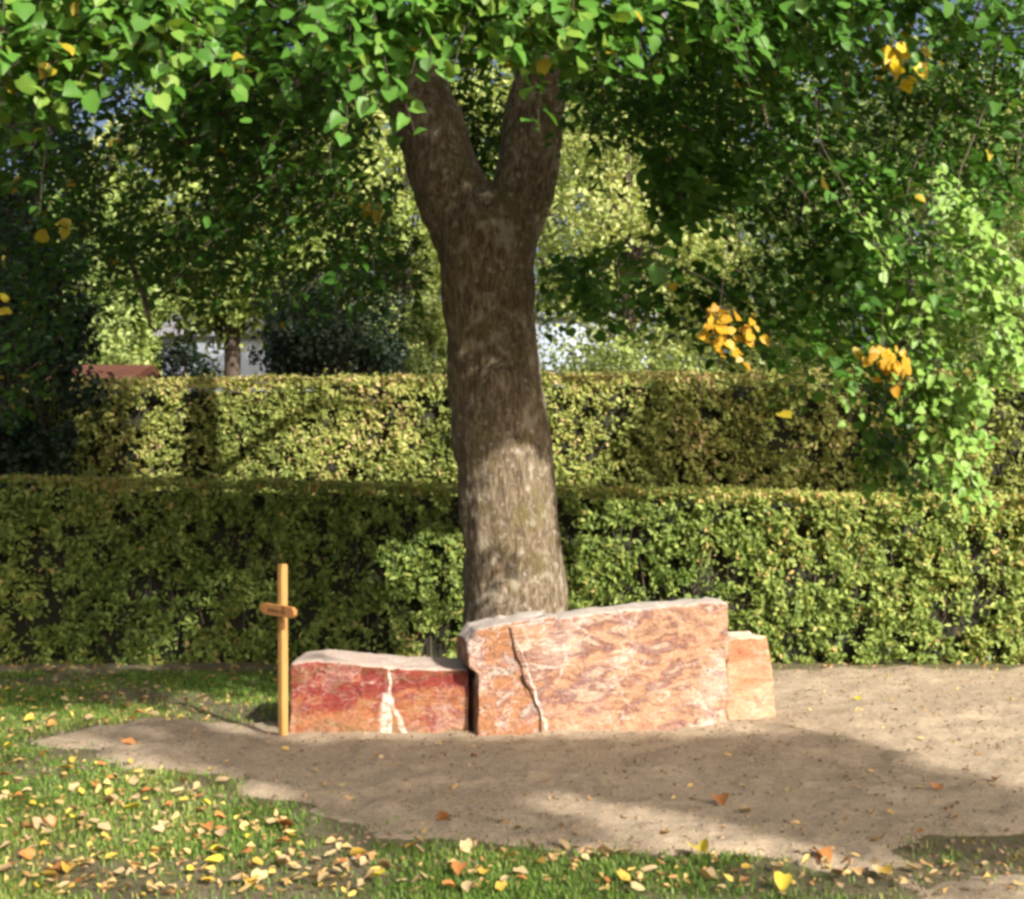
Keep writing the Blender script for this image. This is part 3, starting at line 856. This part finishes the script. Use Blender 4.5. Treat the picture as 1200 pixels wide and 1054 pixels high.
# leaf sprays ---------------------------------------------------------------
def sprays(geo, starts, dirs, K, L, size, tint, tmpl, up=.6, out=None, rough=.5, prune=None, origin=None, twig=True):
    """flat drooping twigs of alternate leaves; returns the leaf positions"""
    n = len(starts); d = unit(dirs)
    L = np.broadcast_to(L, (n,)); sd = unit(np.cross(d, np.array([0, 0, 1.0])) + .15 * rng.normal(size=(n, 3)))
    t = (np.arange(K) + .5) / K
    sg = np.where(np.arange(K) % 2 == 0, 1., -1.)
    drop = np.array([0, 0, -1.])
    pos = starts[:, None] + d[:, None] * (t[None, :] * L[:, None])[..., None] + drop * (.35 * L[:, None] * t[None, :] ** 2)[..., None] \
        + sd[:, None] * (sg * .38)[None, :, None] * size + rng.normal(0, .022, (n, K, 3))
    ax = d[:, None] * .6 + sd[:, None] * (sg * .8)[None, :, None] + drop * .45 + rng.normal(0, .35, (n, K, 3))
    o = np.zeros(3) if out is None else np.asarray(out)
    nr = np.array([0, 0, 1.]) * up + o + rng.normal(0, rough, (n, K, 3))
    pos, ax, nr = pos.reshape(-1, 3), ax.reshape(-1, 3), nr.reshape(-1, 3)
    tt = np.clip(np.repeat(tint, K) + rng.normal(0, .17, n * K), 0, .93)
    tt = np.where(rng.random(n * K) < .012, 1.0, tt)
    sz = size * rng.uniform(.6, 1.2, n * K)
    if prune is not None:
        k = ~prune(pos); pos, ax, nr, tt, sz = pos[k], ax[k], nr[k], tt[k], sz[k]
    og = np.zeros(3) if origin is None else np.asarray(origin)
    geo.leaves(pos - og, nr, ax, sz, tt, tmpl)
    if twig:
        e = starts + d * L[:, None] * .55 + drop * (.35 * L * .3)[:, None]
        f = starts + d * L[:, None] + drop * (.35 * L)[:, None]
        ok = np.ones(n, bool) if prune is None else ~(prune(starts) | prune(f))
        geo.twigs(starts[ok] - og, e[ok] - og, .004, .003); geo.twigs(e[ok] - og, f[ok] - og, .003, .0015)
    return pos

def region(poly, n, d0, d1, bias=1.0):
    q = poly_pts(poly, n); d = d0 + (d1 - d0) * rng.random(n) ** bias
    return np.stack([(q[:, 0] - 600) * d / F, d, CH + (HZ - q[:, 1]) * d / F], 1)
def outdirs(p, c, down=.45):
    v = p - np.asarray(c); v[:, 2] *= .2
    v = unit(v) + rng.normal(0, .45, p.shape); v[:, 2] -= down
    return unit(v)

crown = Geo(); C0 = np.array([0, 9.2, 5.5]); OG = base
SUNF = np.array([.35, -.7, .25])
LEAFLIT = np.full_like(LIT, np.inf)
key = lambda p: blocks(p, .35)
key2 = lambda p: blocks(p, .35) | blocks(p, .25, LEAFLIT)
STREAMS = [[(955, 150), (985, 230), (1040, 300), (1075, 380), (1100, 460), (1125, 545)], [(1120, 230), (1150, 290), (1165, 350), (1180, 420)],
           [(940, 240), (960, 320), (990, 400), (1010, 450)], [(1060, 240), (1085, 330), (1090, 420), (1100, 520)], [(1190, 200), (1200, 300), (1195, 380), (1205, 440)],
           [(1000, 330), (1020, 420), (1040, 500), (1050, 525)], [(1090, 220), (1130, 330), (1150, 440), (1160, 520)]]
S_DENS = [(84, .85), (44, .95), (14, .5), (30, .8), (10, .8), (40, .14), (18, .85)]
S_DIST = [7.9, 7.7, 8.2, 8.0, 8.3, 8.4, 8.1]
S_CURVE = []
for stp, dd, (n, tm) in zip(STREAMS, S_DIST, S_DENS):
    c = spline([(*P(x, y, dd + .02 * k), 0) for k, (x, y) in enumerate(stp)], 40)[:, :3]
    S_CURVE.append(c)
    if tm > .5:
        add_lit(np.repeat(c, 12, 0) + rng.normal(0, .12, (480, 3)), 1, LEAFLIT)
# sunlit front hem of the crown
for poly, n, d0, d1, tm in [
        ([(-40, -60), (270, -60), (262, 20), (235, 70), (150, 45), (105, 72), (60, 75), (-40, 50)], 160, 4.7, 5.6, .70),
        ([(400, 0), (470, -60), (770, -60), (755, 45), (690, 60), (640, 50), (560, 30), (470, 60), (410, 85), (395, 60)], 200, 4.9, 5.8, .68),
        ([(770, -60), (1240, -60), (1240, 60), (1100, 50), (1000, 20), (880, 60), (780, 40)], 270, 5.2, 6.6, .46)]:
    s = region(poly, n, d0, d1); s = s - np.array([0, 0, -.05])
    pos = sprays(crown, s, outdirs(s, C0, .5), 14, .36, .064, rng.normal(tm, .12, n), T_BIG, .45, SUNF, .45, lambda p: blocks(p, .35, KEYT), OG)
    add_lit(pos[rng.random(len(pos)) < .7], 1, LEAFLIT)
# shaded layers inside the crown; their shade is also put into darker leaf tints
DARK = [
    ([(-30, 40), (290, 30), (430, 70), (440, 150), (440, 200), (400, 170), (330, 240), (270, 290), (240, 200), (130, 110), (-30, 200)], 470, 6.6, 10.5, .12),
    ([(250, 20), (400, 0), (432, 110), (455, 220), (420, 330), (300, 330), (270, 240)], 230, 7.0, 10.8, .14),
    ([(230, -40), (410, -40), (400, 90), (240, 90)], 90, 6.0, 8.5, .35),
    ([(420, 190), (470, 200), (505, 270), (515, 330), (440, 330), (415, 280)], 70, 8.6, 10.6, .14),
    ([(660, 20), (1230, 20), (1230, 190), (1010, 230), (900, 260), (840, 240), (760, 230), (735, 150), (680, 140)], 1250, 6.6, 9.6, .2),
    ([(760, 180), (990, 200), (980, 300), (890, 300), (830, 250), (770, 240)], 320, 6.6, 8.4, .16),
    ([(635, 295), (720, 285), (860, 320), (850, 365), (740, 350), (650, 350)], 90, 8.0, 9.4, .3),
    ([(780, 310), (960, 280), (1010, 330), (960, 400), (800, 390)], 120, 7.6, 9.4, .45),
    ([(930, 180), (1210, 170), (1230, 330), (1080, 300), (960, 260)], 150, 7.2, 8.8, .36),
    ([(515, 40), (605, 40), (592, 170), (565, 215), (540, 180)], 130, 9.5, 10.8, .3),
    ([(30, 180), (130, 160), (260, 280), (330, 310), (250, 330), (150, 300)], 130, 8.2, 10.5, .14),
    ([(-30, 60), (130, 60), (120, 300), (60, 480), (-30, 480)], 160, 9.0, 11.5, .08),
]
for poly, n, d0, d1, tm in DARK:
    s = region(poly, n, d0, d1)
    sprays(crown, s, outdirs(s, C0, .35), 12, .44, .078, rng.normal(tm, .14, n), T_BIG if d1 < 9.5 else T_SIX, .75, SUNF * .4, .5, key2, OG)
# upper crown, above the picture
def above(n, C, R, size, tm, geo, og, prune):
    c = rnd_unit(n) * (rng.uniform(.35, 1, n) ** .5)[:, None] * R + C
    c = c[c[:, 2] > 3.0]
    c = c[~in_frame(c - np.array([0, 0, .35]), 60)]
    sprays(geo, c, outdirs(c, C, .3), 8, .55, size, rng.normal(tm, .15, len(c)), T_SIX, .8, SUNF * .5, .5, lambda p: prune(p) | in_frame(p, 20), og)
above(6500, np.array([0, 9.3, 7.8]), np.array([5.2, 5.0, 4.8]), .13, .5, crown, OG, key2)

# shade-giving leaves on the rays to the shaded ground, hedges and trunk
droop = Geo(); neigh = Geo()
right_base = np.array([6.6, 10.2, 0.]); neigh_base = np.array([10.2, -2.2, 0.])
sh = {0: [], 1: [], 2: []}
for poly, d, cov in SHADE_AREAS:
    q = scr_pts(poly, d, 9)
    # area each sample stands for, seen from the sun
    a3 = poly_area(poly) / len(q)
    dd = q[:, 1]
    if d == 'ground': area = a3 * (dd / F) ** 2 * (dd / CH) * SUN[2]
    else: area = a3 * (dd / F) ** 2 * (-SUN[1])
    cnt = rng.poisson(np.maximum(area * cov / (.13 ** 2 * .33), 0))
    r = np.repeat(q, cnt, 0)
    done = np.zeros(len(r), bool); out = np.zeros_like(r)
    clump = fbm(r, 2.2, 3, 77)
    for _ in range(14):
        zt = 4.2 + 2.4 * clump + rng.uniform(0, 3.2, len(r))
        t = (zt - r[:, 2]) / SUN[2]
        p = r + t[:, None] * SUN + rng.normal(0, .05, r.shape)
        ok = ~done & (t > .6) & ~blocks(p, .35) & ~blocks(p, .25, LEAFLIT) & ~in_frame(p, 30)
        out[ok] = p[ok]; done |= ok
    p = out[done]
    dm = np.hypot(p[:, 0], p[:, 1] - 9.2)
    who = np.where(p[:, 1] < 2.5, 2, np.where((dm > 5.2) & (p[:, 0] > 3), 1, 0))
    for k in sh: sh[k].append(p[who == k])
def shade_leaves(geo, p, og):
    n = len(p)
    if n: geo.leaves(p - og, SUN * .9 + np.array([0, 0, .4]) + .5 * rng.normal(size=(n, 3)), rnd_unit(n) + np.array([0, 0, -.4]), .13 * rng.uniform(.7, 1.25, n), np.clip(rng.normal(.45, .2, n), 0, .93), T_SIX)
for k, geo, og in ((0, crown, OG), (1, droop, right_base), (2, neigh, neigh_base)):
    shade_leaves(geo, np.concatenate(sh[k]), og)
for px, py, d, n in ((958, 215, 5.7, 1), (435, 240, 8.4, 4), (280, 75, 6.5, 4), (65, 270, 8.0, 3), (15, 360, 7.5, 2), (555, 40, 6.5, 3)):
    crown.leaves(region([(px - 14, py - 14), (px + 14, py - 14), (px + 14, py + 14), (px - 14, py + 14)], n, d - .1, d + .1) - OG, SUNF + .4 * rng.normal(size=(n, 3)), rnd_unit(n) + np.array([0, 0, -.8]), .085 * rng.uniform(.8, 1.2, n), np.ones(n), T_BIG)
child(crown.build("crown", [M['linden'], M['twig']]), linden)

M['bright_yellow'] = leaf_mat("bright_yellow_leaf", [(0, (.60, .42, .02)), (1, (.80, .62, .05))], .4)
def yellow(px, py, d, r, n, label, m='yellow'):
    ge = Geo(); p = region([(px - r, py - r * .7), (px + r, py - r * .7), (px + r * .5, py + r), (px - r * .4, py + r)], n, d - .1, d + .1)
    sprays(ge, p, outdirs(p, C0, .6), 4, .12, .062, rng.random(n), T_BIG, .3, SUNF, .35, None, OG, False)
    cc_ = p.mean(0) + np.array([0, .05, .12]); ge.twigs(np.repeat(cc_[None], n, 0) - OG, p - OG, .002, .001); ge.twigs((cc_ + np.array([.1, .3, .5]))[None] - OG, cc_[None] - OG, .0025, .002)
    o = ge.build("yellow_leaf_cluster", [M[m], M['twig']]); child(o, linden); o["label"] = label
yellow(850, 388, 7.0, 34, 14, "cluster of orange yellow leaves hanging over the rear hedge")
yellow(1040, 418, 7.0, 12, 9, "small orange yellow leaf cluster at right")
yellow(1043, 70, 5.5, 9, 7, "bright yellow leaves high at upper right", 'bright_yellow')

# ------------------------------------------------------------------ tree with hanging branches, right
drooper = thing("hanging_branch_tree", "tree whose bright green branches hang down at the right edge of the photo", "tree", right_base)
s = spline([(6.6, 10.2, -.1, .34), (6.55, 10.2, 1.5, .27), (6.5, 10.1, 3.5, .23), (6.3, 9.9, 5.5, .16), (6.2, 9.6, 7.5, .07)], 24)
V, ff = tube_mesh(s[:, :3] - right_base, s[:, 3], 14)
child(link("trunk", mesh_np("trunk", V, np.concatenate(ff), [len(f) for f in ff], None, True), M['bark']), drooper)
for c, (n, tm) in zip(S_CURVE, S_DENS):
    root_p = np.array([6.3, 9.7, 5.6])
    branch([(*root_p, .03), (*(c[0] + np.array([.9, .6, 2.0])), .014), (*(c[0] + np.array([.35, .4, .7])), .007), (*c[0], .005), (*c[20], .004), (*c[-1], .002)], drooper, M['twig'], 6)
    i = rng.integers(0, 40, n); st_p = c[i] + rng.normal(0, .085, (n, 3))
    v = np.stack([rng.normal(0, .6, n), rng.normal(-.4, .4, n), np.full(n, -.8)], 1)
    pos = sprays(droop, st_p, v, 9, .24, .066, rng.normal(tm, .14, n), T_BIG, .35, SUNF * 1.2, .32, key, right_base)
above(900, np.array([6.8, 10.6, 7.4]), np.array([3.2, 3.2, 3.2]), .13, .5, droop, right_base, key2)
child(droop.build("crown", [M['droop'], M['twig']]), drooper)

# ------------------------------------------------------------------ neighbouring tree that shades the sand
nb = thing("neighbouring_tree", "tree beside the viewer that throws leafy shade over the sand", "tree", neigh_base)
s = spline([(10.2, -2.2, -.1, .3), (10.2, -2.2, 2, .24), (10.0, -2.1, 4, .18), (9.3, -1.9, 5.4, .1), (8.2, -1.6, 6.4, .04)], 20)
V, ff = tube_mesh(s[:, :3] - neigh_base, s[:, 3], 14)
child(link("trunk", mesh_np("trunk", V, np.concatenate(ff), [len(f) for f in ff], None, True), M['bark']), nb)
child(neigh.build("crown", [M['linden'], M['twig']]), nb)

# ------------------------------------------------------------------ trees beyond the hedges
def far_tree(name, label, px, d, ztop, zbot, rx, n, size, m, clumps, tm=.5, group="trees beyond the hedges", trunk=True, seed=1, ragged=.3):
    rs = np.random.default_rng(seed)
    x0 = (px - 600) * d / F
    og = np.array([x0, d, 0.])
    root = thing(name, label, "shrub" if "shrub" in name else "tree", og, group)
    C = np.array([0, 0, (ztop + zbot) / 2]); R = np.array([rx, min(rx, 3.0), (ztop - zbot) / 2])
    cc = unit(rs.normal(size=(clumps, 3))) * (rs.uniform(.25, 1, clumps) ** .45)[:, None] * R * (1 - ragged * .4) + C
    cr = rs.uniform(.5, 1.2, clumps) * rx * (.95 / clumps ** .33) * (1 + ragged)
    w = cr ** 2; idx = rs.choice(clumps, n, p=w / w.sum())
    dirn = unit(rs.normal(size=(n, 3)) * np.array([1, 1, .7]))
    pos = cc[idx] + dirn * (cr[idx] * rs.uniform(.3, 1.05, n) ** .5)[:, None]
    pos[:, 2] = np.maximum(pos[:, 2], .1)
    ct = rs.normal(0, .16, clumps)
    tint = np.clip(tm + ct[idx] + rs.normal(0, .18, n), 0, 1)
    ge = Geo()
    ge.leaves(pos, dirn * .8 + np.array([0, 0, .5]) + .5 * rs.normal(size=(n, 3)), unit(rs.normal(size=(n, 3))) + np.array([0, 0, -.5]), size * rs.uniform(.6, 1.3, n), tint, T_SMALL if size < .16 else T_SIX)
    if trunk:
        s = spline([(0, 0, -.1, .05 * rx + .06), (.05, 0, C[2] * .5, .04 * rx + .05), (0, 0, C[2], .03 * rx + .03), (0, 0, C[2] + R[2] * .7, .02)], 12)
        V, ff = tube_mesh(s[:, :3], s[:, 3], 10)
        child(link("trunk", mesh_np("trunk", V, np.concatenate(ff), [len(f) for f in ff], None, True), M['twig']), root)
        A = np.tile(np.array([[0, 0, C[2] * .75]]), (clumps, 1)) + np.c_[np.zeros(clumps), np.zeros(clumps), rs.uniform(-.5, .6, clumps) * R[2]]
        ge.twigs(A, cc, .02 + .008 * rx, .008)
    child(ge.build("crown", [m, M['twig']]), root)
    return root
def zt(py, d): return CH + (HZ - py) * d / F
far_tree("yew_tree", "dark yew tree filling the left edge between the two hedges", -5, 13.2, zt(20, 13.2), .2, 1.15, 17000, .085, M['yew'], 60, .4, None, True, 3, .25)
far_tree("dark_tree", "dark spreading evergreen with visible stems behind the rear hedge left of the trunk", 395, 20, zt(318, 20), zt(455, 20), 1.45, 10000, .10, M['far_dark'], 40, .45, None, True, 5)
far_tree("dark_shrub", "small rounded dark shrub top peeking over the rear hedge at left", 218, 18.5, zt(392, 18.5), zt(520, 18.5), .45, 2200, .08, M['far_dark'], 16, .45, None, True, 6)
far_tree("yellow_shrub", "bright yellow green shrub over the shaded end of the rear hedge", 178, 17, zt(405, 17), 1.0, .62, 2600, .08, M['far_yellow'], 18, .5, None, True, 7)
far_tree("green_shrub", "fresh green shrub rising just over the rear hedge right of the trunk", 705, 16.9, zt(384, 16.9), 2.0, 1.35, 8000, .08, M['far_green'], 40, .85, None, True, 8)
far_tree("conifer_shrub", "pale green shrub with feathery top left of the trunk above the rear hedge", 505, 18.2, zt(330, 18.2), 1.2, .5, 3000, .09, M['far_green'], 26, .75, None, True, 9)
far_tree("broadleaf_tree", "tall yellow green tree behind the rear hedge at left of centre", 270, 27, zt(60, 27), 4.9, 3.4, 15000, .17, M['far_yellow'], 80, .45, None, True, 10, .3)
far_tree("broadleaf_tree", "pale yellow green tree seen right of the trunk below its fork", 735, 29, zt(60, 29), 3.6, 3.0, 13000, .15, M['far_yellow'], 70, .62, None, True, 11, .3)
far_tree("broadleaf_tree", "mid green tree behind the hanging branches at right", 1040, 25, zt(60, 25), 2.0, 3.2, 13000, .14, M['far_green'], 70, .12, None, True, 12, .3)
far_tree("broadleaf_tree", "olive green tree behind the dark yew at the left edge", 60, 24, zt(165, 24), 2.4, 2.2, 11000, .13, M['far_green'], 60, .4, None, True, 13, .3)
far_tree("broadleaf_tree", "loose yellow green tree just left of the trunk far behind", 470, 33, zt(40, 33), 4.0, 2.6, 9000, .17, M['far_yellow'], 60, .6, None, True, 14, .35)
far_tree("broadleaf_tree", "tree showing between yellow leaf cluster and hanging branches", 900, 31, zt(150, 31), 3.0, 2.4, 8000, .16, M['far_yellow'], 55, .45, None, True, 15, .35)
k = 0
for px, d, top, rx, lab in [(-120, 44, 90, 5, "far tree at the extreme left behind the yew"), (130, 50, 215, 5, "far low tree below the patch of open sky at left"), (420, 52, -60, 6, "tallest far tree behind the left limb of the linden"),
                            (640, 50, -40, 5.5, "far tree directly behind the fork of the linden"), (860, 48, -80, 6, "far tree behind the dark right half of the crown"), (1130, 46, -60, 6, "far tree behind the right hanging branches"), (1380, 44, 0, 5, "far tree beyond the right edge of the photo")]:
    k += 1
    far_tree("broadleaf_tree", lab, px, d, zt(top, d), 2.0, rx, 17000, .30, M['far_green'] if k % 2 else M['far_yellow'], 60, .5, "distant trees", True, 40 + k, .3)

# ------------------------------------------------------------------ houses behind
def quad_house(label, px0, px1, d, zw, ztop, depth, wallc, roofc):
    xa, xb = (px0 - 600) * d / F, (px1 - 600) * d / F
    root = thing("house", label, "house", ((xa + xb) / 2, d + depth / 2, 0))
    og = np.array(root.location); w = (xb - xa) / 2; hd = depth / 2
    V = [(-w, -hd, 0), (w, -hd, 0), (w, hd, 0), (-w, hd, 0), (-w, -hd, zw), (w, -hd, zw), (w, hd, zw), (-w, hd, zw), (-w, 0, ztop - .05), (w, 0, ztop - .05)]
    fs = [[0, 1, 5, 4], [2, 3, 7, 6], [3, 0, 4, 8, 7], [1, 2, 6, 9, 5]]
    child(link("wall", mesh_np("wall", V, np.concatenate(fs), [len(f) for f in fs]), plain("render_wall", wallc, [x * .92 for x in wallc], 3)), root)
    e = .25
    def slope(sy):
        bm = bmesh.new()
        k = (ztop - zw) / hd
        pts = [(-w - e, sy * (hd + e), zw - e * k + .02), (w + e, sy * (hd + e), zw - e * k + .02), (w + e, 0, ztop + .02), (-w - e, 0, ztop + .02)]
        A = [bm.verts.new(p) for p in pts]; B = [bm.verts.new((p[0], p[1], p[2] + .12)) for p in pts]
        bm.faces.new(A[::-1]); bm.faces.new(B)
        for i in range(4): bm.faces.new((A[i], A[(i + 1) % 4], B[(i + 1) % 4], B[i]))
        bmesh.ops.recalc_face_normals(bm, faces=bm.faces)
        return bm
    rm, nt, b = mat("roof_tile")
    wv = N_(nt, "ShaderNodeTexWave", Scale=3.0, Distortion=.6, bands_direction='X'); nt.links.new(coords(nt), wv.inputs[0])
    nt.links.new(mix(nt, wv.outputs[1], [x * .65 for x in roofc], roofc), b.inputs["Base Color"]); b.inputs["Roughness"].default_value = .8
    bump(nt, b, wv.outputs[1], .6, .05)
    for sy in (-1, 1):
        bm = slope(sy); me = bpy.data.meshes.new("roof"); bm.to_mesh(me); bm.free()
        child(link("roof", me, rm), root)
    for fx in (-.55, .1, .6):
        bm = bmesh.new(); r = bmesh.ops.create_cube(bm, size=1)
        for v in bm.verts: v.co = Vector((fx * w + v.co.x * .9, -hd - .01 + v.co.y * .06, zw * .62 + v.co.z * 1.1))
        me = bpy.data.meshes.new("window"); bm.to_mesh(me); bm.free()
        child(link("window", me, plain("window_glass", (.04, .05, .06), (.09, .11, .13), 2, .15)), root)
    return root
quad_house("small shed with red tiled roof showing over the rear hedge at far left", 55, 140, 19.5, zt(450, 19.5), zt(430, 19.5), 2.0, (.5, .45, .38), (.40, .16, .10))
quad_house("pale blue grey house glimpsed through trees left of the trunk", 190, 340, 38, zt(392, 38), zt(340, 38), 7, (.34, .39, .48), (.20, .20, .23))
quad_house("pale blue grey house glimpsed just right of the trunk above the hedge", 560, 760, 40, zt(372, 40), zt(352, 40), 7, (.32, .38, .48), (.26, .30, .37))
